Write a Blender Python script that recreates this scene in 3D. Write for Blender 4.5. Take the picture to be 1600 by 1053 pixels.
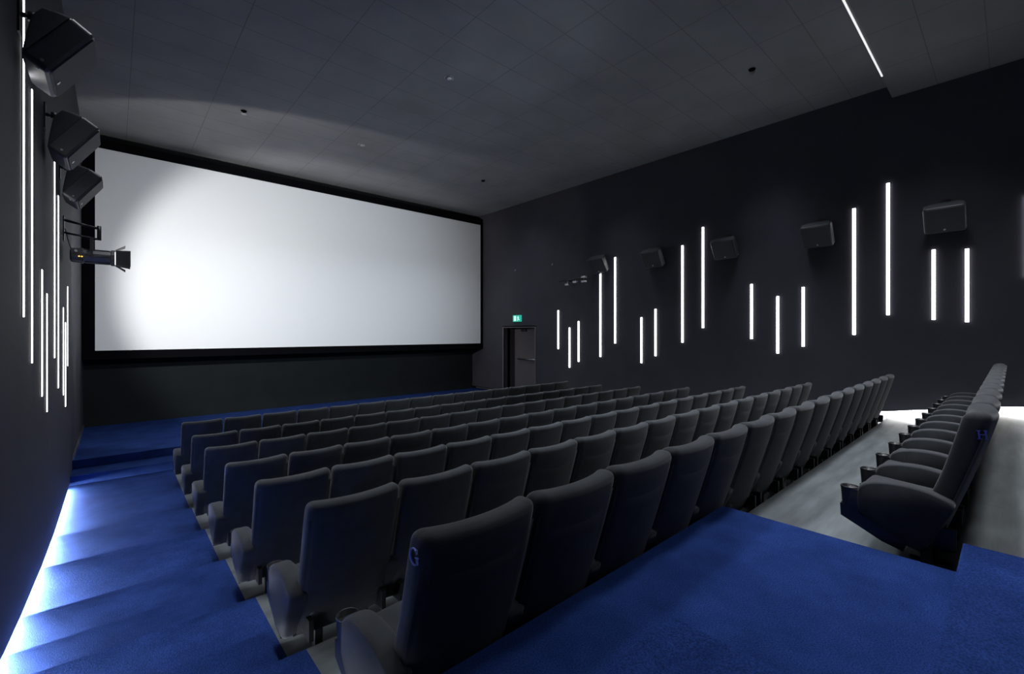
import bpy, bmesh, math, random
from mathutils import Vector, Matrix
random.seed(4)
for o in list(bpy.data.objects): bpy.data.objects.remove(o)
SC = bpy.context.scene
COL = SC.collection
PI = math.pi

# ------------------------------------------------------------------ camera
F_PX, TH, HY = 697.5, 0.7283, 520.3          # focal length in pixels, heading, horizon row (image 1600x1053)
cam_d = bpy.data.cameras.new('camera')
cam = bpy.data.objects.new('camera', cam_d); COL.objects.link(cam)
cam_d.sensor_width = 36.0; cam_d.sensor_fit = 'HORIZONTAL'
cam_d.lens = 36.0 * F_PX / 1600.0
cam_d.shift_y = -(526.5 - HY) / 1600.0
cam_d.clip_start = 0.05; cam_d.clip_end = 100
cam.location = (0, 0, 0)
cam.rotation_euler = (PI / 2, 0, -TH)
SC.camera = cam

# ------------------------------------------------------------------ world, exposure
w = bpy.data.worlds.new('world'); SC.world = w; w.use_nodes = True
w.node_tree.nodes['Background'].inputs[0].default_value = (0, 0, 0, 1)
w.node_tree.nodes['Background'].inputs[1].default_value = 0.0
SC.view_settings.view_transform = 'Standard'
SC.view_settings.look = 'None'
SC.view_settings.gamma = 1.0
SC.view_settings.use_curve_mapping = False
SC.view_settings.exposure = 0.0

# ------------------------------------------------------------------ room numbers (metres, camera at the origin)
XL, XR = -0.515, 10.30
YF, YB, YS = 13.84, -2.60, 13.20
ZC, ZB, YBULK = 4.39, 4.17, 1.42
STAGE, FLOOR0 = -2.116, -2.41
W = 0.56
X0 = 0.765
ROWY = [8.40, 7.22, 6.06, 4.80, 3.61, 2.44, 1.27, 0.035]        # rear of the back at the top, rows A..H
ROWTOP = [-1.37, -1.37, -1.31, -1.215, -1.085, -0.915, -0.682, -0.44]
SEATH = 1.04
ROWF = [t - SEATH for t in ROWTOP]
EDGE = [y + 0.12 for y in ROWY]; EDGE[6] = 1.45; EDGE[7] = 0.19                                # rear edge of each tier
BLUE_X = 0.78

# ------------------------------------------------------------------ lights
def area(name, loc, size, size_y, power, color=(1, 1, 1), rot=(0, 0, 0), spread=PI):
    d = bpy.data.lights.new(name, 'AREA'); d.shape = 'RECTANGLE'; d.size = size; d.size_y = size_y
    d.energy = power; d.color = color; d.spread = spread
    o = bpy.data.objects.new(name, d); COL.objects.link(o); o.location = loc; o.rotation_euler = rot
    return o
def spot(name, loc, target, power, angle, blend, color=(1, 1, 1), radius=0.05):
    d = bpy.data.lights.new(name, 'SPOT'); d.energy = power; d.spot_size = angle; d.spot_blend = blend
    d.color = color; d.shadow_soft_size = radius
    o = bpy.data.objects.new(name, d); COL.objects.link(o); o.location = loc
    o.rotation_euler = (Vector(target) - Vector(loc)).to_track_quat('-Z', 'Y').to_euler()
    return o
spot('screen_fill_spot', (5.0, -2.2, 2.9), (4.3, 13.2, 1.3), 2150, math.radians(47), 1.0, (0.82, 0.91, 1.0), 0.1)  # added fill spot from behind the camera, brightens the screen; no projector modelled
spot('stage_lamp_beam', (0.40, 8.70, 1.08), (3.6, 13.2, 1.0), 680, math.radians(87), 0.38, (1.0, 0.99, 0.97), 0.08)
spot('stage_lamp_spill', (0.40, 8.70, 1.10), (3.0, 13.2, 1.0), 165, math.radians(129), 0.10, (1.0, 0.98, 0.95), 0.05)
area('fill_light_rear', (6.1, 0.78, ZB - 0.03), 6.4, 0.5, 85, (0.88, 0.93, 1.0), spread=math.radians(80))  # added soft fill over row H and the right floor, no fixture there
area('fill_light_landing', (5.0, -0.45, ZB - 0.03), 8.6, 0.5, 36, (0.92, 0.94, 1.0), spread=math.radians(58))  # added fill to lift the landing carpet and the floor behind row H
area('fill_light_aisle', (0.35, 5.6, ZC - 0.03), 0.5, 6.5, 26, (0.90, 0.93, 1.0), spread=math.radians(50))  # invisible fill added to brighten the left aisle carpet and arms
area('fill_light_middle', (5.7, 3.3, ZC - 0.03), 7.6, 0.6, 110, (0.84, 0.91, 1.0), spread=math.radians(72))  # added overhead fill for the seat tops, not a real ceiling lamp
area('fill_light_front', (5.7, 7.0, ZC - 0.03), 7.6, 0.8, 75, (0.84, 0.91, 1.0), spread=math.radians(80))  # same kind of added fill, for the front rows
area('fill_light_stage', (5.2, 10.6, ZC - 0.03), 8.4, 0.5, 75, (0.84, 0.91, 1.0), spread=math.radians(110))  # fill added to brighten the stage carpet, no lamp hangs here

# ------------------------------------------------------------------ materials
def mat(name, base, rough=0.8, metal=0.0, emit=None, estr=0.0, noise=None, bump=None, sheen=0.0, spec=0.5, coat=0.0):
    m = bpy.data.materials.new(name); m.use_nodes = True
    nt = m.node_tree; b = nt.nodes['Principled BSDF']
    b.inputs['Base Color'].default_value = (*base, 1); b.inputs['Roughness'].default_value = rough
    b.inputs['Metallic'].default_value = metal; b.inputs['Specular IOR Level'].default_value = spec
    if sheen:
        b.inputs['Sheen Weight'].default_value = sheen; b.inputs['Sheen Roughness'].default_value = 0.45
    if coat: b.inputs['Coat Weight'].default_value = coat
    if emit:
        b.inputs['Emission Color'].default_value = (*emit, 1); b.inputs['Emission Strength'].default_value = estr
    tc = nt.nodes.new('ShaderNodeTexCoord')
    if noise:
        sc, amt = noise[0], noise[1]
        n = nt.nodes.new('ShaderNodeTexNoise'); n.inputs['Scale'].default_value = sc; n.inputs['Detail'].default_value = 6
        src = tc.outputs['Object']
        if len(noise) > 2:
            mp = nt.nodes.new('ShaderNodeMapping'); mp.inputs['Scale'].default_value = noise[2]
            nt.links.new(src, mp.inputs[0]); src = mp.outputs[0]
        nt.links.new(src, n.inputs['Vector'])
        r = nt.nodes.new('ShaderNodeValToRGB')
        r.color_ramp.elements[0].position = 0.3; r.color_ramp.elements[1].position = 0.72
        r.color_ramp.elements[0].color = (*[c * (1 - amt) for c in base], 1)
        r.color_ramp.elements[1].color = (*[min(1, c * (1 + amt)) for c in base], 1)
        nt.links.new(n.outputs['Fac'], r.inputs[0]); nt.links.new(r.outputs[0], b.inputs['Base Color'])
    if bump:
        n2 = nt.nodes.new('ShaderNodeTexNoise'); n2.inputs['Scale'].default_value = bump[0]; n2.inputs['Detail'].default_value = 4
        nt.links.new(tc.outputs['Object'], n2.inputs['Vector'])
        bp = nt.nodes.new('ShaderNodeBump'); bp.inputs['Strength'].default_value = bump[1]; bp.inputs['Distance'].default_value = bump[2]
        nt.links.new(n2.outputs['Fac'], bp.inputs['Height']); nt.links.new(bp.outputs[0], b.inputs['Normal'])
    return m

M = {}
M['fabric'] = mat('seat_fabric', (0.041, 0.045, 0.050), 0.9, sheen=0.22, noise=(9, 0.18), bump=(220, 0.35, 0.002), spec=0.2)
M['fabric_back'] = mat('seat_back_fabric', (0.026, 0.029, 0.035), 0.92, sheen=0.3, noise=(7, 0.18), bump=(220, 0.3, 0.002), spec=0.15)
M['plastic'] = mat('black_plastic', (0.018, 0.018, 0.020), 0.28, spec=0.6)
M['metal'] = mat('dark_metal', (0.05, 0.05, 0.055), 0.4, metal=0.8)
M['wall'] = mat('wall_paint', (0.050, 0.049, 0.063), 0.75, noise=(1.5, 0.10), spec=0.35)
M['wall_front'] = mat('front_wall_cloth', (0.013, 0.016, 0.018), 0.95, noise=(2, 0.1), spec=0.1)
M['recess'] = mat('recess_paint', (0.10, 0.10, 0.11), 0.9)
M['black'] = mat('black_velvet', (0.004, 0.004, 0.005), 1.0, spec=0.0)
M['screen'] = mat('screen_cloth', (0.80, 0.82, 0.84), 0.9, spec=0.1)
M['riser'] = mat('tier_riser_paint', (0.02, 0.02, 0.022), 0.8)
M['tube'] = mat('light_tube_diffuser', (0.9, 0.9, 0.9), 0.5, emit=(1.0, 0.99, 1.0), estr=7.0)
M['tube_case'] = mat('light_tube_case', (0.08, 0.08, 0.09), 0.5)
M['strip'] = mat('wall_base_strip', (0.9, 0.9, 0.9), 0.5, emit=(0.92, 0.96, 1.0), estr=900.0)
M['strip_r'] = mat('wall_base_strip_right', (0.9, 0.9, 0.9), 0.5, emit=(1.0, 0.99, 0.97), estr=170.0)
M['cove'] = mat('ceiling_slot_light', (0.9, 0.9, 0.9), 0.5, emit=(1.0, 1.0, 1.0), estr=0.85)
M['speaker'] = mat('speaker_cabinet', (0.045, 0.048, 0.056), 0.42, noise=(30, 0.1), spec=0.5)
M['grille'] = mat('speaker_grille', (0.035, 0.035, 0.045), 0.7)
M['white_metal'] = mat('pale_fitting', (0.6, 0.6, 0.62), 0.35, metal=0.2)
M['chrome'] = mat('brushed_steel', (0.35, 0.35, 0.37), 0.35, metal=0.9)
M['door'] = mat('door_leaf_paint', (0.15, 0.135, 0.14), 0.6)
M['exit_green'] = mat('exit_sign_green', (0.0, 0.25, 0.17), 0.5, emit=(0.03, 0.55, 0.40), estr=0.7)
M['exit_white'] = mat('exit_sign_pictogram', (0.7, 0.9, 0.85), 0.5, emit=(0.55, 1.0, 0.88), estr=0.9)
M['thread'] = mat('blue_thread', (0.10, 0.12, 0.62), 0.6)
M['thread_pale'] = mat('pale_blue_thread', (0.38, 0.45, 0.95), 0.6)
M['amber'] = mat('amber_indicator', (0.8, 0.5, 0.05), 0.4, emit=(1, 0.6, 0.1), estr=2.0)
M['lens'] = mat('lamp_lens', (0.9, 0.9, 0.9), 0.2, emit=(1, 0.98, 0.94), estr=8.0)

def carpet():
    m = mat('blue_carpet', (0.012, 0.040, 0.22), 0.97, spec=0.05)
    nt = m.node_tree; b = nt.nodes['Principled BSDF']
    tc = nt.nodes.new('ShaderNodeTexCoord')
    n1 = nt.nodes.new('ShaderNodeTexNoise'); n1.inputs['Scale'].default_value = 3.2; n1.inputs['Detail'].default_value = 8; n1.inputs['Roughness'].default_value = 0.65
    n2 = nt.nodes.new('ShaderNodeTexNoise'); n2.inputs['Scale'].default_value = 150; n2.inputs['Detail'].default_value = 3
    nt.links.new(tc.outputs['Object'], n1.inputs['Vector']); nt.links.new(tc.outputs['Object'], n2.inputs['Vector'])
    r1 = nt.nodes.new('ShaderNodeValToRGB'); e = r1.color_ramp.elements
    e[0].position = 0.32; e[0].color = (0.0105, 0.026, 0.108, 1); e[1].position = 0.68; e[1].color = (0.019, 0.044, 0.175, 1)
    r2 = nt.nodes.new('ShaderNodeValToRGB'); e = r2.color_ramp.elements
    e[0].position = 0.3; e[0].color = (0.55, 0.55, 0.55, 1); e[1].position = 0.7; e[1].color = (1.45, 1.45, 1.45, 1)
    nt.links.new(n1.outputs['Fac'], r1.inputs[0]); nt.links.new(n2.outputs['Fac'], r2.inputs[0])
    mx = nt.nodes.new('ShaderNodeMix'); mx.data_type = 'RGBA'; mx.blend_type = 'MULTIPLY'; mx.inputs[0].default_value = 1.0
    nt.links.new(r1.outputs[0], mx.inputs[6]); nt.links.new(r2.outputs[0], mx.inputs[7])
    nt.links.new(mx.outputs[2], b.inputs['Base Color'])
    bp = nt.nodes.new('ShaderNodeBump'); bp.inputs['Strength'].default_value = 0.6; bp.inputs['Distance'].default_value = 0.006
    nt.links.new(n2.outputs['Fac'], bp.inputs['Height']); nt.links.new(bp.outputs[0], b.inputs['Normal'])
    return m
M['carpet'] = carpet()

def grid_lines(nt, src, ax, origin, pitch, width):
    """1 on a thin line every pitch metres along an axis, else 0."""
    sep = nt.nodes.new('ShaderNodeSeparateXYZ'); nt.links.new(src, sep.inputs[0])
    def math_(op, a, bval):
        n = nt.nodes.new('ShaderNodeMath'); n.operation = op
        nt.links.new(a, n.inputs[0]); n.inputs[1].default_value = bval
        return n.outputs[0]
    v = math_('SUBTRACT', sep.outputs[ax], origin)
    v = math_('DIVIDE', v, pitch)
    v = math_('ADD', v, 100.5)
    v = math_('FRACT', v, 0)
    v = math_('SUBTRACT', v, 0.5)
    v = math_('ABSOLUTE', v, 0)
    return math_('LESS_THAN', v, width / pitch / 2)

def lined(name, base, line, specs, rough, noise):
    m = mat(name, base, rough, noise=noise, spec=0.3)
    nt = m.node_tree; b = nt.nodes['Principled BSDF']
    geo = nt.nodes.new('ShaderNodeNewGeometry')
    outs = [grid_lines(nt, geo.outputs['Position'], *s) for s in specs]
    o = outs[0]
    for p in outs[1:]:
        mxn = nt.nodes.new('ShaderNodeMath'); mxn.operation = 'MAXIMUM'
        nt.links.new(o, mxn.inputs[0]); nt.links.new(p, mxn.inputs[1]); o = mxn.outputs[0]
    src = b.inputs['Base Color'].links[0].from_socket
    mx = nt.nodes.new('ShaderNodeMix'); mx.data_type = 'RGBA'
    nt.links.new(o, mx.inputs[0]); nt.links.new(src, mx.inputs[6]); mx.inputs[7].default_value = (*line, 1)
    nt.links.new(mx.outputs[2], b.inputs['Base Color'])
    return m
M['ceiling'] = lined('ceiling_tiles', (0.225, 0.23, 0.24), (0.155, 0.155, 0.16),
                     [(0, 6.12, 1.182, 0.012), (1, 3.18, 0.5955, 0.012)], 0.9, (1.1, 0.10))
M['ceiling_low'] = lined('ceiling_tiles_low', (0.225, 0.225, 0.23), (0.155, 0.155, 0.16),
                         [(0, 7.88, 1.182, 0.012), (1, 0.836, 0.6, 0.012)], 0.9, (1.1, 0.08))
M['floor'] = lined('tier_floor_boards', (0.135, 0.150, 0.156), (0.085, 0.092, 0.096),
                   [(0, 4.75, 1.2, 0.006)], 0.55, (2.0, 0.30, (0.8, 5.0, 1.0)))

# ------------------------------------------------------------------ mesh helpers
class MB:
    """Collects shapes and links them as ONE mesh object."""
    def __init__(s): s.v = []; s.f = []; s.smooth = []; s.mi = []; s.cur = 0
    def add(s, vs, fs, smooth=False):
        n = len(s.v); s.v += [tuple(v) for v in vs]
        for f in fs: s.f.append([i + n for i in f]); s.smooth.append(smooth); s.mi.append(s.cur)
        return s
    def box(s, x0, x1, y0, y1, z0, z1):
        vs = [(x, y, z) for x in (x0, x1) for y in (y0, y1) for z in (z0, z1)]
        return s.add(vs, [(0, 1, 3, 2), (4, 6, 7, 5), (0, 4, 5, 1), (2, 3, 7, 6), (0, 2, 6, 4), (1, 5, 7, 3)])
    def poly(s, pts): return s.add(pts, [list(range(len(pts)))])
    def bar(s, a, b, r, n=10, r2=None, smooth=True):
        a = Vector(a); b = Vector(b); d = (b - a).normalized(); r2 = r if r2 is None else r2
        u = d.orthogonal().normalized(); w_ = d.cross(u)
        vs = [a + (u * math.cos(t) + w_ * math.sin(t)) * r for t in [2 * PI * k / n for k in range(n)]]
        vs += [b + (u * math.cos(t) + w_ * math.sin(t)) * r2 for t in [2 * PI * k / n for k in range(n)]]
        fs = [(k, (k + 1) % n, n + (k + 1) % n, n + k) for k in range(n)]
        s.add(vs, fs, smooth)
        s.f += [[i + len(s.v) - 2 * n for i in range(n)][::-1], [i + len(s.v) - n for i in range(n)]]
        s.smooth += [False, False]; s.mi += [s.cur, s.cur]
        return s
    def rbox(s, size, r, fn=None, seg=(6, 6, 6), cr=3, smooth=True):
        """box with rounded edges, centred at 0, each point then passed through fn."""
        def ticks(h, k):
            q = [-h]
            for j in range(1, cr + 1): q.append(-h + r * j / cr)
            for j in range(1, k): q.append(-h + r + (2 * h - 2 * r) * j / k)
            q += [-t for t in q[:cr + 1]][::-1]
            return q
        H = [c / 2 for c in size]
        T = [ticks(H[i], seg[i]) for i in range(3)]
        idx = {}; vs = []; fs = []
        def vid(p):
            key = tuple(round(c, 6) for c in p)
            if key not in idx:
                inner = [max(-(H[i] - r), min(H[i] - r, p[i])) for i in range(3)]
                d = Vector([p[i] - inner[i] for i in range(3)])
                q = Vector(inner) + (d.normalized() * r if d.length > 1e-9 else d)
                if fn: q = Vector(fn(q))
                idx[key] = len(vs); vs.append(q)
            return idx[key]
        for ax in range(3):
            a, b = (ax + 1) % 3, (ax + 2) % 3
            for sgn in (-1, 1):
                for i in range(len(T[a]) - 1):
                    for j in range(len(T[b]) - 1):
                        q = []
                        for (ii, jj) in ((i, j), (i + 1, j), (i + 1, j + 1), (i, j + 1)):
                            p = [0, 0, 0]; p[ax] = sgn * H[ax]; p[a] = T[a][ii]; p[b] = T[b][jj]; q.append(vid(p))
                        if len(set(q)) == 4: fs.append(q if sgn > 0 else q[::-1])
        return s.add(vs, fs, smooth)
    def prism(s, prof, fn0, fn1, smooth=False):
        """closed outline prof mapped by fn0 and fn1 to the two ends."""
        n = len(prof)
        vs = [fn0(p) for p in prof] + [fn1(p) for p in prof]
        s.add(vs, [(k, (k + 1) % n, n + (k + 1) % n, n + k) for k in range(n)], smooth)
        m = len(s.v) - 2 * n
        s.f += [[m + k for k in range(n)][::-1], [m + n + k for k in range(n)]]
        s.smooth += [False, False]; s.mi += [s.cur, s.cur]
        return s
    def loft(s, loops, smooth=False, cap=True):
        n = len(loops[0]); vs = [p for l in loops for p in l]; fs = []
        for a in range(len(loops) - 1):
            for k in range(n): fs.append((a * n + k, a * n + (k + 1) % n, (a + 1) * n + (k + 1) % n, (a + 1) * n + k))
        if cap: fs += [list(range(n))[::-1], [(len(loops) - 1) * n + k for k in range(n)]]
        s.add(vs, fs, smooth)
        return s
    def mesh(s, name, mats, off=(0, 0, 0)):
        me = bpy.data.meshes.new(name)
        me.from_pydata([(v[0] - off[0], v[1] - off[1], v[2] - off[2]) for v in s.v], [], s.f)
        for k, p in enumerate(me.polygons): p.use_smooth = s.smooth[k]; p.material_index = s.mi[k]
        for m_ in (mats if isinstance(mats, (list, tuple)) else [mats]): me.materials.append(m_)
        bm = bmesh.new(); bm.from_mesh(me); bmesh.ops.recalc_face_normals(bm, faces=bm.faces); bm.to_mesh(me); bm.free()
        me.update()
        return me
    def build(s, name, mats, parent=None, off=(0, 0, 0)):
        o = bpy.data.objects.new(name, s.mesh(name, mats, off)); COL.objects.link(o)
        if parent: o.parent = parent
        return o

def tag(o, label=None, cat=None, group=None, kind=None):
    if label: o['label'] = label
    if cat: o['category'] = cat
    if group: o['group'] = group
    if kind: o['kind'] = kind
    return o
def empty(name, loc=(0, 0, 0), rz=0.0):
    o = bpy.data.objects.new(name, None); COL.objects.link(o); o.location = loc; o.rotation_euler = (0, 0, rz)
    o.empty_display_size = 0.1
    return o
def struct(name, mb, m, parent=None):
    o = mb.build(name, m, parent)
    if not parent: o['kind'] = 'structure'
    return o
def copy_tree(o, parent=None):
    c = o.copy(); COL.objects.link(c); c.parent = parent
    for ch in list(o.children): copy_tree(ch, c)
    return c

# ------------------------------------------------------------------ walls
LPROF = [(YF, -2.09), (10.37, -2.09), (10.36, -2.22), (10.24, -2.365), (8.6, -2.345), (7.34, -2.310), (6.18, -2.228), (4.92, -2.098), (4.23, -2.01), (3.73, -1.92), (3.03, -1.80), (2.55, -1.68), (1.96, -1.47), (1.45, -1.27), (0.2, -1.10), (YB, -1.10)]
RPROF = [(YF, -2.02), (10.4, -2.02), (9.9, -2.30), (7.49, -2.290), (5.54, -2.113), (3.965, -1.90), (2.7, -1.66), (1.6, -1.42), (0.1, -1.15), (YB, -0.85)]
PT = 0.035
def panel_wall(name, x, out, prof, openings=()):
    """wall panel with a sloping lower edge; faces split in strips so an opening can be left out."""
    mb = MB()
    ys = sorted({p[0] for p in prof} | {y for o_ in openings for y in o_[:2]})
    def zb(y):
        for (a, b) in zip(prof, prof[1:]):
            if b[0] <= y <= a[0]:
                t = (y - b[0]) / max(1e-9, a[0] - b[0]); return b[1] + (a[1] - b[1]) * t
        return prof[-1][1]
    for y0, y1 in zip(ys, ys[1:]):
        op = [o_ for o_ in openings if o_[0] <= y0 and y1 <= o_[1]]
        segs = [(zb(y0), zb(y1), ZC + 0.3, ZC + 0.3)] if not op else [(op[0][2], op[0][2], ZC + 0.3, ZC + 0.3)]
        for a0, a1, b0, b1 in segs:
            pts = [(x, y0, a0), (x, y1, a1), (x, y1, b1), (x, y0, b0)]
            q = [(x + out, p[1], p[2]) for p in pts]
            mb.add(pts + q, [(0, 1, 2, 3), (4, 7, 6, 5), (0, 4, 5, 1), (1, 5, 6, 2), (2, 6, 7, 3), (3, 7, 4, 0)])
    return struct(name, mb, M['wall'])
DOOR_Y0, DOOR_Y1, DOOR_T = 10.42, 11.99, 0.185
panel_wall('wall_left', XL, -PT, LPROF)
panel_wall('wall_right', XR, PT, RPROF, [(DOOR_Y0, DOOR_Y1, DOOR_T)])
# backing behind the floating panels
struct('wall_left_backing', MB().box(XL - 0.30, XL - 0.18, YB, YF + 0.3, -3.2, 5.0), M['recess'])
bk = MB()
bk.box(XR + 0.18, XR + 0.30, YB, DOOR_Y0, -3.2, 5.0); bk.box(XR + 0.18, XR + 0.30, DOOR_Y1, YF + 0.3, -3.2, 5.0)
bk.box(XR + 0.18, XR + 0.30, DOOR_Y0, DOOR_Y1, DOOR_T, 5.0)
struct('wall_right_backing', bk, M['recess'])
struct('wall_front', MB().box(XL - 0.3, XR + 0.3, YF, YF + 0.15, -3.2, 5.0), M['wall_front'])
struct('wall_back', MB().box(XL - 0.3, XR + 0.3, YB - 0.15, YB, -3.2, 5.0), M['wall'])
# base strips hidden behind the lower edge of the panels
def strip(name, x, prof, m, ymax, ymin, dx):
    pts = [p for p in prof if p[0] < ymax - .01 and p[0] > ymin + .01]
    pts = [(ymax, None)] + pts + [(ymin, None)]
    def zb(y):
        for (a, b) in zip(prof, prof[1:]):
            if b[0] <= y <= a[0]: return b[1] + (a[1] - b[1]) * (y - b[0]) / (a[0] - b[0])
    loops = []
    for (y, _) in pts:
        z = zb(y) - 0.005
        loops.append([(x, y, z), (x + dx, y, z), (x + dx, y, z + 0.02), (x, y, z + 0.02)])
    return MB().loft(loops).build(name, m)
sl = strip('light_strip', XL - PT - 0.025, LPROF, M['strip'], 9.62, 1.6, 0.02)
tag(sl, 'white light strip hidden under the lower edge of the left wall', 'light strip')
sr = strip('light_strip', XR + PT + 0.005, RPROF, M['strip_r'], 9.70, -2.0, 0.03)
tag(sr, 'white light strip hidden under the lower edge of the right wall', 'light strip')

# trim along the stage edge at the left wall
struct('trim_1', MB().box(XL, XL + 0.02, 10.40, YF, STAGE, STAGE + 0.06), M['chrome'])

# door in the right wall: recess, leaf, hardware
LX = XR + 0.53
rc = MB()
rc.box(XR + 0.0, LX + 0.10, DOOR_Y1, DOOR_Y1 + 0.06, -2.6, DOOR_T + .06)
rc.box(XR + 0.0, LX + 0.10, DOOR_Y0 - 0.06, DOOR_Y0, -2.6, DOOR_T + .06)
rc.box(XR + 0.0, LX + 0.10, DOOR_Y0 - 0.06, DOOR_Y1 + 0.06, DOOR_T, DOOR_T + .06)
rc.box(XR - 0.05, LX + 0.10, DOOR_Y0 - 0.06, DOOR_Y1 + 0.06, -2.6, STAGE)
struct('door_1_recess', rc, M['wall'])
fr = MB()
t_ = 0.025
fr.box(XR - 0.012, XR + 0.02, DOOR_Y1, DOOR_Y1 + t_ * 2, STAGE, DOOR_T + t_)
fr.box(XR - 0.012, XR + 0.02, DOOR_Y0 - t_ * 2, DOOR_Y0, STAGE, DOOR_T + t_)
fr.box(XR - 0.012, XR + 0.02, DOOR_Y0, DOOR_Y1, DOOR_T, DOOR_T + t_)
struct('door_1_frame', fr, M['door'])
door = struct('door_1', MB().box(LX, LX + 0.05, DOOR_Y0 + .003, DOOR_Y1 - .003, STAGE + 0.003, DOOR_T - 0.003), M['door'])
hb = MB().bar((LX - 0.07, 11.75, -0.92), (LX - 0.07, 10.72, -0.92), 0.028)
hb.bar((LX - 0.07, 11.68, -0.92), (LX, 11.68, -0.92), 0.02); hb.bar((LX - 0.07, 10.8, -0.92), (LX, 10.8, -0.92), 0.02)
tag(hb.build('push_bar', M['chrome'], door), 'steel push bar')
sg = MB().box(LX - 0.012, LX, 10.60, 10.71, -0.58, -0.42)
tag(sg.build('lock_plate', M['white_metal'], door), 'small white plate')
MB().box(LX - 0.06, LX, 11.35, 11.6, 0.05, 0.14).build('door_closer', M['metal'], door)

# ------------------------------------------------------------------ ceiling
struct('ceiling', MB().box(XL - 0.3, XR + 0.3, YBULK, YF + 0.3, ZC, ZC + 0.1), M['ceiling'])
struct('ceiling_bulkhead', MB().box(XL - 0.3, XR + 0.3, YB - 0.1, YBULK, ZB, ZC + 0.1), M['ceiling_low'])
cs = MB().box(-0.3, 9.3, YBULK - 0.022, YBULK - 0.001, ZB - 0.012, ZB - 0.001).build('light_strip', M['cove'])
tag(cs, 'thin white light line along the edge of the dropped ceiling', 'light strip')

# ------------------------------------------------------------------ floors
def tiers(name, x0, x1, m, extra=()):
    out = []
    for i in range(8):
        y1 = EDGE[i - 1] if i > 0 else 9.84
        y0 = EDGE[i]
        if i == 0: y0 = EDGE[1]                    # rows A and B share one floor
        if i == 1: continue
        if i == 2: y1 = EDGE[1]
        out.append((y0, y1, ROWF[i]))
    return out
T = tiers('', 0, 0, None)
fl = MB(); rs = MB()
for k, (y0, y1, z) in enumerate(T):
    xa = BLUE_X if k < len(T) - 1 else 3.42
    fl.box(xa, XR + 0.2, y0, y1, -3.0, z)
fl.box(3.47, XR + 0.2, YB, EDGE[7], -3.0, -1.25)
struct('floor', fl, M['floor'])
# blue carpeted aisle, landing, steps, stage
bl = MB()
xl = XL - 0.2
for k, (y0, y1, z) in enumerate(T[:-1]): bl.box(xl, BLUE_X, y0, y1, -3.0, z + 0.004)
half = [(EDGE[5] - .06, EDGE[5] + 0.50, (ROWF[5] + ROWF[6]) / 2), (EDGE[4], EDGE[4] + 0.50, (ROWF[4] + ROWF[5]) / 2)]
for y0, y1, z in half: bl.box(xl, BLUE_X - 0.09, y0, y1, -3.0, z)
bl.box(xl, BLUE_X - 0.09, EDGE[6], EDGE[6] + 0.5, -3.0, -1.5)
bl.box(xl, 3.42, 0.18, EDGE[6], -3.0, -1.30)
bl.box(xl, 3.47, YB, 0.18, -3.0, -1.15)
bl.box(xl, 1.69, 0.17, 0.925, -1.4, -1.15)
struct('floor_aisle_carpet', bl, M['carpet'])
st = MB()
st.box(xl, XR + 0.2, 10.36, YF, -3.0, STAGE)
st.box(xl, XR + 0.2, 9.86, 10.37, -3.0, (STAGE + FLOOR0) / 2)
st.box(xl, XR + 0.2, 9.83, 9.87, -3.0, FLOOR0 + 0.004)
struct('floor_stage', st, M['carpet'])

# ------------------------------------------------------------------ screen
SX0, SX1, SZ0, SZ1 = -0.304, 10.2, -0.383, 4.023
scr = empty('cinema_screen', ((SX0 + SX1) / 2, YS, SZ0))
tag(scr, 'huge blank white cinema screen in a black surround on the front wall', 'screen')
so = ((SX0 + SX1) / 2, YS, SZ0)
MB().box(SX0, SX1, YS, YS + 0.01, SZ0, SZ1).build('screen_cloth', M['screen'], scr, so)
b = MB(); B_ = 0.19
b.box(XL + .02, SX1 + 0.09, YS - 0.03, YF - 0.03, SZ1, SZ1 + B_); b.box(XL + .02, SX1 + 0.09, YS - 0.03, YF - 0.2, SZ0 - B_, SZ0)
b.box(XL + .02, SX0, YS - 0.03, YF - 0.03, SZ0, SZ1); b.box(SX1, SX1 + 0.09, YS - 0.03, YS + 0.1, SZ0, SZ1)
b.box(XL + .02, SX1, YS + 0.05, YS + 0.08, SZ0, SZ1)
b.build('black_surround', M['black'], scr, so)

# ------------------------------------------------------------------ seat prototype
# local frame: origin on the floor at the rear of the back (top), seat faces +Y, x from 0 (arm centre) to W
def back_path(t):
    """t 0 bottom .. 1 top : centre line of the backrest (y, z)"""
    z = 0.22 + 0.78 * t
    y = 0.275 - 0.205 * t + 0.03 * (1 - t) ** 2
    return y, z
def make_back_mesh():
    BW, BH, BT = W - 0.022, 0.79, 0.112
    mb = MB()
    def fn(p):
        t = (p.z + BH / 2) / BH
        y, z = back_path(t)
        th = 1.06 - 0.36 * (1 - t)
        if t > 0.8: th *= 1.0 - 0.10 * (t - 0.8) / 0.2
        u = p.x / (BW / 2)
        yy = p.y * th
        bulge = -0.030 * (1 - u * u)                       # shell bows to the rear in plan
        if p.y > 0.0:                                       # front face: channels and side wings
            k = min(1, p.y / 0.05)
            yy += k * (-0.011 * (1 - abs(math.sin(u * 2.5 * PI))) * (t < 0.93) + 0.018 * abs(u) ** 4 + 0.014 * math.exp(-((t - 0.3) / 0.18) ** 2))
        wx = p.x * (1.0 - 0.02 * max(0, t - 0.9) * 10 * 0.5)
        top = 0.010 * u * u if t > 0.8 else 0
        return (W / 2 + wx, y + yy + bulge + 0.02, z + (t - 0.5) * 0.0 + top * (t - 0.8) * 5 + (0.03 if t > 0.999 else 0.03 * t))
    mb.rbox((BW, BT, BH), 0.042, fn, seg=(20, 3, 14), cr=3)
    return mb
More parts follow.
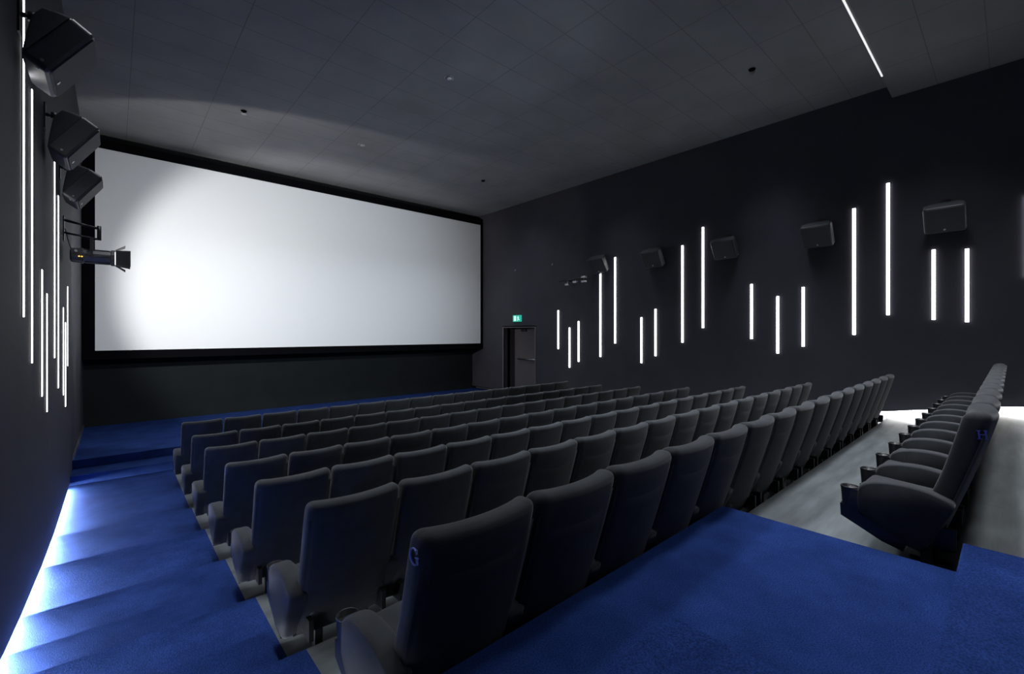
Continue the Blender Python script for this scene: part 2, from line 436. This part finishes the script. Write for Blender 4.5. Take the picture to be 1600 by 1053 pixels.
def make_shell_mesh():
    """smooth lower rear cover of the back, with the crescent seam below the top roll"""
    mb = MB(); BW = W - 0.03
    nx, nz = 14, 12
    def P(i, j, off):
        u = -1 + 2 * i / nx
        tmax = 0.90 - 0.06 * (1 - u * u)
        t = 0.0 + tmax * j / nz
        y, z = back_path(t)
        th = 1.0 - 0.32 * (1 - t)
        yr = y - 0.056 * th - 0.030 * (1 - u * u) + 0.02
        return (W / 2 + u * BW / 2, yr - off, z + 0.03 * t)
    vs = [P(i, j, (0.004 * (1 - (-1 + 2 * i / nx) ** 4) if 0 < i < nx and 0 < j < nz else -0.006)) for j in range(nz + 1) for i in range(nx + 1)]
    fs = [(j * (nx + 1) + i, j * (nx + 1) + i + 1, (j + 1) * (nx + 1) + i + 1, (j + 1) * (nx + 1) + i) for j in range(nz) for i in range(nx)]
    mb.add(vs, fs, True)
    return mb
def make_cushion_mesh():
    mb = MB(); SW, SD, SH = W - 0.115, 0.42, 0.12
    def fn(p):
        v = (p.y + SD / 2) / SD
        z = p.z + 0.012 * (1 - (p.x / (SW / 2)) ** 2) * (p.z > 0)
        return (W / 2 + p.x, 0.43 + p.y, 0.385 + z + 0.03 * v - 0.02 * (p.z < 0) * (1 - v))
    mb.rbox((SW, SD, SH), 0.04, fn, seg=(6, 6, 2), cr=3)
    return mb
AW = 0.104
ARM = [(.175, .515), (.25, .550), (.34, .568), (.43, .572), (.52, .562), (.59, .537), (.622, .505), (.628, .42),
       (.622, .355), (.55, .30), (.45, .245), (.385, .212), (.325, .20), (.285, .25), (.235, .37), (.188, .46)]
def smooth_loop(pts, it=2):
    for _ in range(it):
        q = []
        for k in range(len(pts)):
            a, b2 = pts[k], pts[(k + 1) % len(pts)]
            q += [(a[0] * .75 + b2[0] * .25, a[1] * .75 + b2[1] * .25), (a[0] * .25 + b2[0] * .75, a[1] * .25 + b2[1] * .75)]
        pts = q
    return pts
def make_arm_mesh():
    mb = MB(); L = smooth_loop(ARM, 2)
    cy = sum(p[0] for p in L) / len(L); cz = sum(p[1] for p in L) / len(L)
    loops = []
    for (x, s_) in ((-1, 0.93), (-0.93, 0.965), (-0.75, 0.99), (-0.5, 1.0), (0.5, 1.0), (0.75, 0.99), (0.93, 0.965), (1, 0.93)):
        loops.append([(x * AW / 2, cy + (p[0] - cy) * s_, cz + (p[1] - cz) * s_) for p in L])
    mb.loft(loops, True)
    return mb
def make_cup_mesh():
    """black plastic under-tray and the open cup holder at the front of the arm"""
    mb = MB()
    n = 20; cy, r = 0.668, 0.047
    def ring(r_, z, yo=0): return [(r_ * math.cos(2 * PI * k / n), cy + yo + r_ * math.sin(2 * PI * k / n), z) for k in range(n)]
    loops = [ring(r * 0.90, 0.37, -0.004), ring(r * 0.93, 0.380, -0.003), ring(r, 0.478), ring(r * 1.07, 0.486), ring(r * 1.05, 0.492), ring(r * 0.93, 0.490), ring(r * 0.84, 0.40), ring(r * 0.1, 0.395)]
    mb.loft(loops, True)
    mb.box(-0.045, 0.045, 0.61, 0.672, 0.375, 0.484)       # web between holder and arm
    tray = [(.712, .378), (.708, .302), (.625, .262), (.50, .200), (.40, .172), (.39, .235), (.48, .275), (.605, .335), (.62, .385)]
    mb.prism(tray, lambda p: (-0.041, p[0], p[1]), lambda p: (0.041, p[0], p[1]))
    return mb
def make_leg_mesh():
    mb = MB()
    mb.box(-0.022, 0.022, 0.29, 0.34, 0.012, 0.26)
    mb.box(-0.032, 0.032, 0.22, 0.42, 0.0, 0.014)
    return mb
def make_frame_mesh():
    mb = MB()
    mb.box(0.0, W, 0.30, 0.345, 0.215, 0.255)
    mb.box(0.10, W - 0.10, 0.25, 0.62, 0.30, 0.345)
    mb.box(0.05, 0.075, 0.18, 0.40, 0.22, 0.34); mb.box(W - 0.075, W - 0.05, 0.18, 0.40, 0.22, 0.34)
    return mb
ME = dict(back=make_back_mesh().mesh('backrest', M['fabric']), shell=make_shell_mesh().mesh('back_cover', M['fabric']),
          cushion=make_cushion_mesh().mesh('seat_cushion', M['fabric']), arm=make_arm_mesh().mesh('armrest', M['fabric']),
          cup=make_cup_mesh().mesh('cup_holder', M['plastic']), leg=make_leg_mesh().mesh('leg', M['metal']),
          frame=make_frame_mesh().mesh('seat_frame', M['metal']))
def part(name, me, parent, loc=(0, 0, 0)):
    o = bpy.data.objects.new(name, me); COL.objects.link(o); o.parent = parent; o.location = loc
    return o
seat0 = empty('cinema_chair')
part('backrest', ME['back'], seat0); part('back_cover', ME['shell'], seat0)
part('seat_cushion', ME['cushion'], seat0); part('seat_frame', ME['frame'], seat0)
a_ = part('armrest', ME['arm'], seat0); part('cup_holder', ME['cup'], a_)
part('leg', ME['leg'], seat0, (0.14, 0, 0)); part('leg', ME['leg'], seat0, (W - 0.14, 0, 0))

ORD = ['first', 'second', 'third', 'fourth', 'fifth', 'sixth', 'seventh', 'eighth', 'ninth', 'tenth', 'eleventh', 'twelfth', 'thirteenth', 'fourteenth', 'fifteenth', 'sixteenth']
ROWN = ['front row nearest the stage', 'second row from the stage', 'third row from the stage', 'fourth row from the stage',
        'fifth row from the stage', 'sixth row from the stage', 'row with the letter G', 'row with the letter H']
used = False
ends = {}
for r in range(8):
    n0, n1 = (0, 16) if r < 7 else (5, 16)
    for k in range(n0, n1):
        s_ = seat0 if not used else copy_tree(seat0)
        used = True
        s_.location = (X0 + k * W, ROWY[r], ROWF[r])
        q = k - n0
        if q == 0: lab = 'charcoal cinema seat at the left aisle end of the ' + ROWN[r]
        elif k == 15: lab = 'charcoal cinema seat at the right wall end of the ' + ROWN[r]
        else: lab = 'charcoal cinema seat, ' + ORD[q] + ' from the left end in the ' + ROWN[r]
        tag(s_, lab, 'seat', 'cinema seats in the ' + ROWN[r])
        if q == 0: ends[r] = s_
        if k == 15:
            a2 = part('armrest', ME['arm'], s_, (W, 0, 0)); part('cup_holder', ME['cup'], a2)

# row letters sewn on the left side of the end seats
def letter(strokes, wdt, name, m, parent, cy, cz, h, tilt):
    mb = MB()
    for a, b2, wd in strokes:
        A = Vector((a[0] * h, a[1] * h)); B2 = Vector((b2[0] * h, b2[1] * h)); d = (B2 - A)
        if d.length < 1e-6: continue
        nrm = Vector((-d.y, d.x)).normalized() * (wd * h / 2)
        pts = [A - nrm, B2 - nrm, B2 + nrm, A + nrm]
        c, s2 = math.cos(tilt), math.sin(tilt)
        def w3(p, x):   # letter x runs towards -Y (the viewer stands to the left)
            lx, lz = p.x * c - p.y * s2, p.x * s2 + p.y * c
            return (x, cy - lx, cz + lz)
        vs = [w3(p, 0.0055) for p in pts] + [w3(p, 0.012) for p in pts]
        mb.add(vs, [(0, 1, 2, 3), (4, 7, 6, 5), (0, 4, 5, 1), (1, 5, 6, 2), (2, 6, 7, 3), (3, 7, 4, 0)])
    return mb.build(name, m, parent)
Hs = []
for sx in (-0.30, 0.30):
    Hs.append(((sx, -0.5), (sx, 0.5), 0.15)); Hs.append(((sx - 0.17, -0.49), (sx + 0.17, -0.49), 0.06)); Hs.append(((sx - 0.17, 0.49), (sx + 0.17, 0.49), 0.06))
Hs.append(((-0.3, 0.02), (0.3, 0.02), 0.07))
Gs = []
N = 18
for k in range(N):
    t0 = math.radians(50 + (320 - 50) * k / N); t1 = math.radians(50 + (320 - 50) * (k + 1) / N + 1)
    tm = (t0 + t1) / 2; wd = 0.06 + 0.10 * max(0, -math.cos(tm))
    Gs.append(((0.44 * math.cos(t0), 0.5 * math.sin(t0)), (0.44 * math.cos(t1), 0.5 * math.sin(t1)), wd))
Gs += [((0.33, -0.42), (0.33, -0.02), 0.13), ((0.14, -0.02), (0.48, -0.02), 0.06), ((0.36, 0.22), (0.36, 0.48), 0.06)]
lt = letter(Hs, 0, 'row_letter', M['thread'], ends[7], 0.075, 0.918, 0.046, 0.10); lt['label'] = 'blue sewn letter H'
lt = letter(Gs, 0, 'row_letter', M['thread_pale'], ends[6], 0.105, 0.95, 0.056, 0.10); lt['label'] = 'pale blue sewn letter G'

# ------------------------------------------------------------------ light tubes on both walls
def ray(px):
    u = (px - 800) / F_PX
    return math.sin(TH) + u * math.cos(TH), math.cos(TH) - u * math.sin(TH)
def wall_pt(px, py, X):
    rx, ry = ray(px); d = X / rx
    return ry * d, -(py - HY) / F_PX * d
RT = [(872, 485, 545), (889.5, 512, 574), (903.7, 502, 565), (938, 428, 557.5), (961, 402, 536.5), (1002, 496, 567), (1024, 483, 556),
      (1066, 383.5, 535), (1098, 355, 512.5), (1174, 444, 529.5), (1215, 463, 552), (1254.7, 448.5, 541.5), (1334.3, 325.5, 523),
      (1387.5, 286, 492), (1458.7, 390, 499.5), (1511, 388.5, 503), (1605, 305, 433)]
LT = [(-3.5, 225, 556), (39, -60, 495), (51.8, 141, 567), (67.2, 421.5, 619), (74.8, 459, 643), (86.4, 253, 559), (92.2, 306, 606),
      (100, 480.5, 617), (103.3, 504, 635), (106.7, 448, 571.5)]
def tube(X, sgn, y, z0, z1, lab, grp, name='wall_light_tube'):
    t = empty(name, (X, y, z0)); tag(t, lab, 'wall light', grp)
    wd, dp = (0.046, 0.014) if X > 0 else (0.038, 0.006)
    case = MB().box(X, X - sgn * 0.006, y - wd / 2 - 0.004, y + wd / 2 + 0.004, z0 - 0.006, z1 + 0.006)
    case.build('mounting_channel', M['tube_case'], t, (X, y, z0))
    d = MB().box(X - sgn * 0.0062, X - sgn * (0.006 + dp), y - wd / 2, y + wd / 2, z0, z1)
    d.build('diffuser', M['tube'], t, (X, y, z0))
for i, (px, a, b2) in enumerate(RT):
    y, zt = wall_pt(px, a, XR - 0.02); _, zb_ = wall_pt(px, b2, XR - 0.02)
    ln = zt - zb_; kind = 'long' if ln > 1.35 else 'short'
    lab = '%s white light tube on the right wall, %s along counting from the door' % (kind, (ORD + ['seventeenth'])[i])
    tube(XR, 1, y, zb_, zt, lab, 'white light tubes on the right wall')
for i, (px, a, b2) in enumerate(LT):
    y, zt = wall_pt(px, a, XL + 0.015); _, zb_ = wall_pt(px, b2, XL + 0.015)
    ln = zt - zb_; kind = 'long' if ln > 1.35 else 'short'
    lab = '%s white light tube on the left wall, %s along counting towards the screen' % (kind, ORD[i])
    tube(XL, -1, y, zb_, zt, lab, 'white light tubes on the left wall')

# ------------------------------------------------------------------ surround speakers
def speaker(X, sgn, y, z, lab, grp, scale=1.0):
    """sgn -1: hangs on the left wall and faces +X ; z is the height of the seam's middle"""
    t = empty('surround_speaker', (X, y, z)); tag(t, lab, 'speaker', grp)
    s = (0.561, 0.828); n = (0.828, -0.561)
    Wd, Hh = 0.50 * scale, 0.45 * scale
    cx, cz = 0.162, 0.0
    def P(a, nn, yy):       # a along the seam, nn along the facing direction, yy across
        return (-sgn * (cx + s[0] * a + n[0] * nn), yy, cz + s[1] * a + n[1] * nn)
    def rr(hw, a0, a1, nn, r):
        out = []
        for (cy, ca, st_) in ((hw - r, a1 - r, 0), (-hw + r, a1 - r, 90), (-hw + r, a0 + r, 180), (hw - r, a0 + r, 270)):
            for k in range(5):
                t_ = math.radians(st_ + 90 * k / 4)
                out.append(P(ca + r * math.sin(t_), nn, cy + r * math.cos(t_)))
        return out
    h = Hh / 2
    cab = MB()
    cab.loft([rr(Wd / 2 - .10, h - 0.16, h - 0.045, -0.15 * scale, 0.02), rr(Wd / 2 - .05, h - 0.30, h - 0.02, -0.08 * scale, 0.03), rr(Wd / 2 - .004, -h + .004, h - .004, 0.0, 0.03)])
    cab.build('rear_cabinet', M['speaker'], t)
    fr_ = MB()
    fr_.loft([rr(Wd / 2 - .008, -h + .008, h - .008, 0.002, 0.03), rr(Wd / 2 - .008, -h + .008, h - .008, 0.012, 0.03),
              rr(Wd / 2, -h, h, 0.014, 0.035), rr(Wd / 2, -h, h, 0.135, 0.035), rr(Wd / 2 - .012, -h + .012, h - .012, 0.150, 0.03)])
    fr_.build('front_baffle', M['speaker'], t)
    g = MB(); g.loft([rr(Wd / 2 - .022, -h + .022, h - .022, 0.150, 0.03), rr(Wd / 2 - .026, -h + .026, h - .026, 0.162, 0.03)])
    g.build('grille', M['grille'], t)
    lg = MB(); lg.bar(P(-h + .06, 0.160, 0), P(-h + .06, 0.166, 0), 0.016)
    tag(lg.build('badge', M['white_metal'], t), 'small pale round badge')
    k = MB()
    k.bar(P(-h - .004, 0.09, -Wd / 2 + .06), P(-h + .01, 0.09, -Wd / 2 + .06), 0.010)
    k.bar(P(-h + 0.05, 0.09, -Wd / 2 - .008), P(-h + 0.05, 0.09, -Wd / 2 + .01), 0.010)
    k.build('fixing_screw', M['chrome'], t)
    br = MB()
    br.box(0, -sgn * 0.012, -0.06, 0.06, 0.05, 0.30)
    br.bar((0, 0, 0.20), (-sgn * 0.07, 0, 0.20), 0.018)
    br.bar((-sgn * 0.07, 0, 0.20), P(h - 0.10, -0.145 * scale, 0), 0.016)
    br.bar((-sgn * 0.07, 0, 0.17), (-sgn * 0.07, 0, 0.23), 0.026)
    br.build('wall_bracket', M['metal'], t)
    return t
for i, (y, z, sc_) in enumerate([(8.02, 1.90, 1.0), (6.38, 1.97, 1.0), (4.78, 2.11, 1.0)]):
    speaker(XL, -1, y, z, 'black tilted loudspeaker on the left wall, %s to the screen' % ['nearest', 'second nearest', 'third nearest'][i], 'surround speakers on the left wall', sc_)
for i, (px, py) in enumerate([(932, 414), (1017, 404), (1130, 389), (1275, 368), (1475, 341)]):
    y, z = wall_pt(px, py, XR - 0.3)
    speaker(XR, 1, y, z + 0.06, 'dark tilted loudspeaker on the right wall, %s from the screen' % ORD[i], 'surround speakers on the right wall')

# ------------------------------------------------------------------ stage lamps with barn doors
def stage_lamp(X, sgn, y, z, lab):
    t = empty('stage_lamp', (X, y, z)); tag(t, lab, 'spotlight', 'stage lamps beside the screen')
    K = 0.80
    def p(dx, dy, dz): return (-sgn * dx * K, dy, dz)
    br = MB()
    br.box(*sorted((0, -sgn * 0.012)), -0.05, 0.05, 0.18, 0.52)
    br.bar(p(0, 0, 0.47), p(0.46, 0, 0.40), 0.018); br.bar(p(0, 0, 0.30), p(0.43, 0, 0.25), 0.014)
    br.bar(p(0.45, 0, 0.44), p(0.45, 0, 0.24), 0.024)
    br.build('wall_bracket', M['metal'], t)
    yk = MB()
    for yy in (-0.14, 0.14):
        yk.box(*sorted((-sgn * 0.335 * K, -sgn * 0.375 * K)), yy - 0.005, yy + 0.005, -0.02, 0.245)
    yk.box(*sorted((-sgn * 0.335 * K, -sgn * 0.375 * K)), -0.145, 0.145, 0.235, 0.248)
    yk.bar(p(0.355, 0, 0.245), p(0.45, 0, 0.26), 0.016)
    yk.build('yoke', M['metal'], t)
    bd = MB(); n = 12
    def ring(dx, r): return [p(dx, r * math.cos(2 * PI * (k + .5) / n), r * 0.92 * math.sin(2 * PI * (k + .5) / n)) for k in range(n)]
    bd.loft([ring(0.08, 0.075), ring(0.10, 0.105), ring(0.24, 0.120), ring(0.25, 0.108), ring(0.60, 0.108), ring(0.61, 0.122), ring(0.66, 0.126)])
    for k in range(6):
        a2 = 2 * PI * k / 6
        bd.bar(p(0.27, 0.110 * math.cos(a2), 0.102 * math.sin(a2)), p(0.59, 0.110 * math.cos(a2), 0.102 * math.sin(a2)), 0.008, 6)
    bd.build('lamp_housing', M['speaker'], t)
    ln_ = MB().loft([ring(0.66, 0.095), ring(0.664, 0.095)]); ln_.build('lens', M['lens'], t)
    for (a0, a1, nm) in (((-0.11, 0.105), (0.11, 0.105), 'top'), ((-0.11, -0.105), (0.11, -0.105), 'bottom')):
        z0 = a0[1]; f_ = 1 if z0 > 0 else -1
        d = MB()
        P0 = [p(0.665, -0.10, z0), p(0.665, 0.10, z0), p(0.80, 0.14, z0 + f_ * 0.07), p(0.80, -0.14, z0 + f_ * 0.07)]
        P1 = [(q[0], q[1], q[2] + 0.004) for q in P0]
        d.add(P0 + P1, [(0, 1, 2, 3), (4, 7, 6, 5), (0, 4, 5, 1), (1, 5, 6, 2), (2, 6, 7, 3), (3, 7, 4, 0)])
        d.build('barn_door', M['metal'], t)
    for f_ in (-1, 1):
        d = MB()
        P0 = [p(0.67, f_ * 0.115, -0.10), p(0.67, f_ * 0.115, 0.10), p(0.87, f_ * 0.13, 0.11), p(0.87, f_ * 0.13, -0.125)]
        P1 = [(q[0], q[1] + 0.004, q[2]) for q in P0]
        d.add(P0 + P1, [(0, 1, 2, 3), (4, 7, 6, 5), (0, 4, 5, 1), (1, 5, 6, 2), (2, 6, 7, 3), (3, 7, 4, 0)])
        d.build('barn_door', M['metal'], t)
    ind = MB()
    for dx in (0.19, 0.225): ind.box(*sorted((-sgn * dx * K, -sgn * (dx + 0.02) * K)), -0.126, -0.116, -0.03, -0.018)
    tag(ind.build('indicator_marks', M['amber'], t), 'two small amber marks')
    MB().bar(p(0.16, -0.10, 0.05), p(0.16, -0.118, 0.05), 0.016).build('adjusting_knob', M['white_metal'], t)
    cb = MB(); pr = None
    for k in range(13):
        u_ = k / 12; q = p(0.02 + 0.14 * u_, 0.03, 0.36 - 0.32 * u_ - 0.10 * math.sin(PI * u_))
        if pr: cb.bar(pr, q, 0.006, 6)
        pr = q
    cb.build('cable', M['plastic'], t)
    return t
stage_lamp(XL, -1, 8.62, 1.075, 'black spotlight with barn doors on a bracket on the left wall')
# on the right wall only a lamp rail with small fittings shows
y0, z0 = wall_pt(874, 440, XR - 0.25); y1, z1 = wall_pt(917, 437, XR - 0.25)
rl = empty('lamp_rail', (XR - 0.25, (y0 + y1) / 2, z0))
tag(rl, 'thin horizontal dark lamp rail with small fittings on the right wall above the light tubes', 'rail')
rx, ry, rz = XR - 0.25, (y0 + y1) / 2, z0
mb = MB().bar((0, y0 - ry, 0), (0, y1 - ry + 0.15, 0.02), 0.016)
mb.build('rail', M['metal'], rl)
for yy in (0.25, -0.25):
    MB().bar((0, yy, 0.01), (0.25, yy, 0.01), 0.014).build('wall_bracket', M['metal'], rl)
for yy, zz in ((0.20, -0.11), (-0.10, -0.06), (-0.42, 0.06), (-0.42, -0.07)):
    m2 = MB().box(-0.04, 0.04, yy - 0.07, yy + 0.07, zz - 0.03, zz + 0.02)
    if abs(zz) > 0.04: m2.bar((0, yy, zz), (0, yy, 0.01), 0.008)
    m2.build('fitting', M['chrome'], rl)

# small fittings high on the right wall beside the screen
for (px, py, lab) in ((805, 422, 'small round pale sensor high on the right wall, nearer the screen'), (863, 413, 'small round pale sensor high on the right wall above the lamp rail')):
    y, z = wall_pt(px, py, XR - 0.03)
    o = MB().bar((0, 0, 0), (-0.02, 0, 0), 0.035).bar((-0.02, 0, 0), (-0.045, 0, -0.01), 0.022).build('wall_sensor', M['chrome'])
    o.location = (XR, y, z); tag(o, lab, 'sensor', 'small sensors on the right wall')

# exit sign above the door
y, z = wall_pt(808, 497.5, XR - 0.03)
ex = empty('exit_sign', (XR, y, z)); tag(ex, 'small lit green emergency exit sign on the wall above the door', 'sign')
MB().box(-0.045, 0, -0.20, 0.20, -0.11, 0.11).build('sign_box', M['exit_green'], ex)
pg = MB()
xx0, xx1 = -0.050, -0.046
pg.box(xx0, xx1, 0.035, 0.145, -0.085, 0.085)                  # doorway
pic = pg.build('doorway_symbol', M['exit_white'], ex)
pm = MB()
pm.bar((xx0, -0.065, 0.068), (xx1, -0.065, 0.068), 0.017)
for a, b2, wd in (((-0.06, 0.05), (-0.075, -0.01), 0.036), ((-0.075, -0.01), (-0.035, -0.045), 0.020), ((-0.035, -0.045), (-0.045, -0.088), 0.018),
                  ((-0.078, -0.01), (-0.105, -0.05), 0.020), ((-0.105, -0.05), (-0.145, -0.055), 0.018), ((-0.06, 0.04), (-0.02, 0.01), 0.014), ((-0.065, 0.04), (-0.115, 0.01), 0.014)):
    A = Vector(a); B2 = Vector(b2); nr = Vector((-(B2 - A).y, (B2 - A).x)).normalized() * wd / 2
    q = [A - nr, B2 - nr, B2 + nr, A + nr]
    vs = [(xx0, v.x, v.y) for v in q] + [(xx1, v.x, v.y) for v in q]
    pm.add(vs, [(0, 1, 2, 3), (4, 7, 6, 5), (0, 4, 5, 1), (1, 5, 6, 2), (2, 6, 7, 3), (3, 7, 4, 0)])
pm.build('running_figure_symbol', M['exit_white'], ex)

# ------------------------------------------------------------------ ceiling fittings
def ceil_pt(px, py, z=ZC):
    rx, ry = ray(px); d = -z * F_PX / (py - HY); return rx * d, ry * d
def downlight(px, py, lab):
    x, y = ceil_pt(px, py); t = empty('ceiling_spotlight', (x, y, ZC)); tag(t, lab, 'ceiling light', 'round recessed ceiling lights')
    n = 24
    def ring(r, z): return [(r * math.cos(2 * PI * k / n), r * math.sin(2 * PI * k / n), z) for k in range(n)]
    MB().loft([ring(0.085, -0.001), ring(0.083, -0.008), ring(0.070, -0.012), ring(0.062, -0.006), ring(0.060, -0.002)], True).build('trim_ring', M['chrome'], t)
    MB().loft([ring(0.040, -0.003), ring(0.036, -0.020), ring(0.01, -0.024)], True).build('reflector', M['white_metal'], t)
downlight(702, 122, 'round pale recessed ceiling light, the one further from the screen')
downlight(565, 226, 'round pale recessed ceiling light just before the bright band above the screen')
def sprinkler(px, py, lab):
    x, y = ceil_pt(px, py); t = empty('sprinkler', (x, y, ZC)); tag(t, lab, 'sprinkler', 'sprinklers on the ceiling')
    n = 16
    def ring(r, z): return [(r * math.cos(2 * PI * k / n), r * math.sin(2 * PI * k / n), z) for k in range(n)]
    MB().loft([ring(0.055, -0.001), ring(0.05, -0.015), ring(0.02, -0.018), ring(0.016, -0.05)], True).build('base', M['black'], t)
    MB().loft([ring(0.045, -0.062), ring(0.045, -0.067), ring(0.005, -0.068)], False).bar((0.02, 0, -0.05), (0.03, 0, -0.064), 0.005, 6).bar((-0.02, 0, -0.05), (-0.03, 0, -0.064), 0.005, 6).build('deflector', M['chrome'], t)
sprinkler(381, 173, 'small dark sprinkler on the ceiling above the left part of the screen')
sprinkler(1175, 108, 'small dark sprinkler on the ceiling near the light line')
sprinkler(755, 282, 'small dark sprinkler on the ceiling above the right end of the screen')
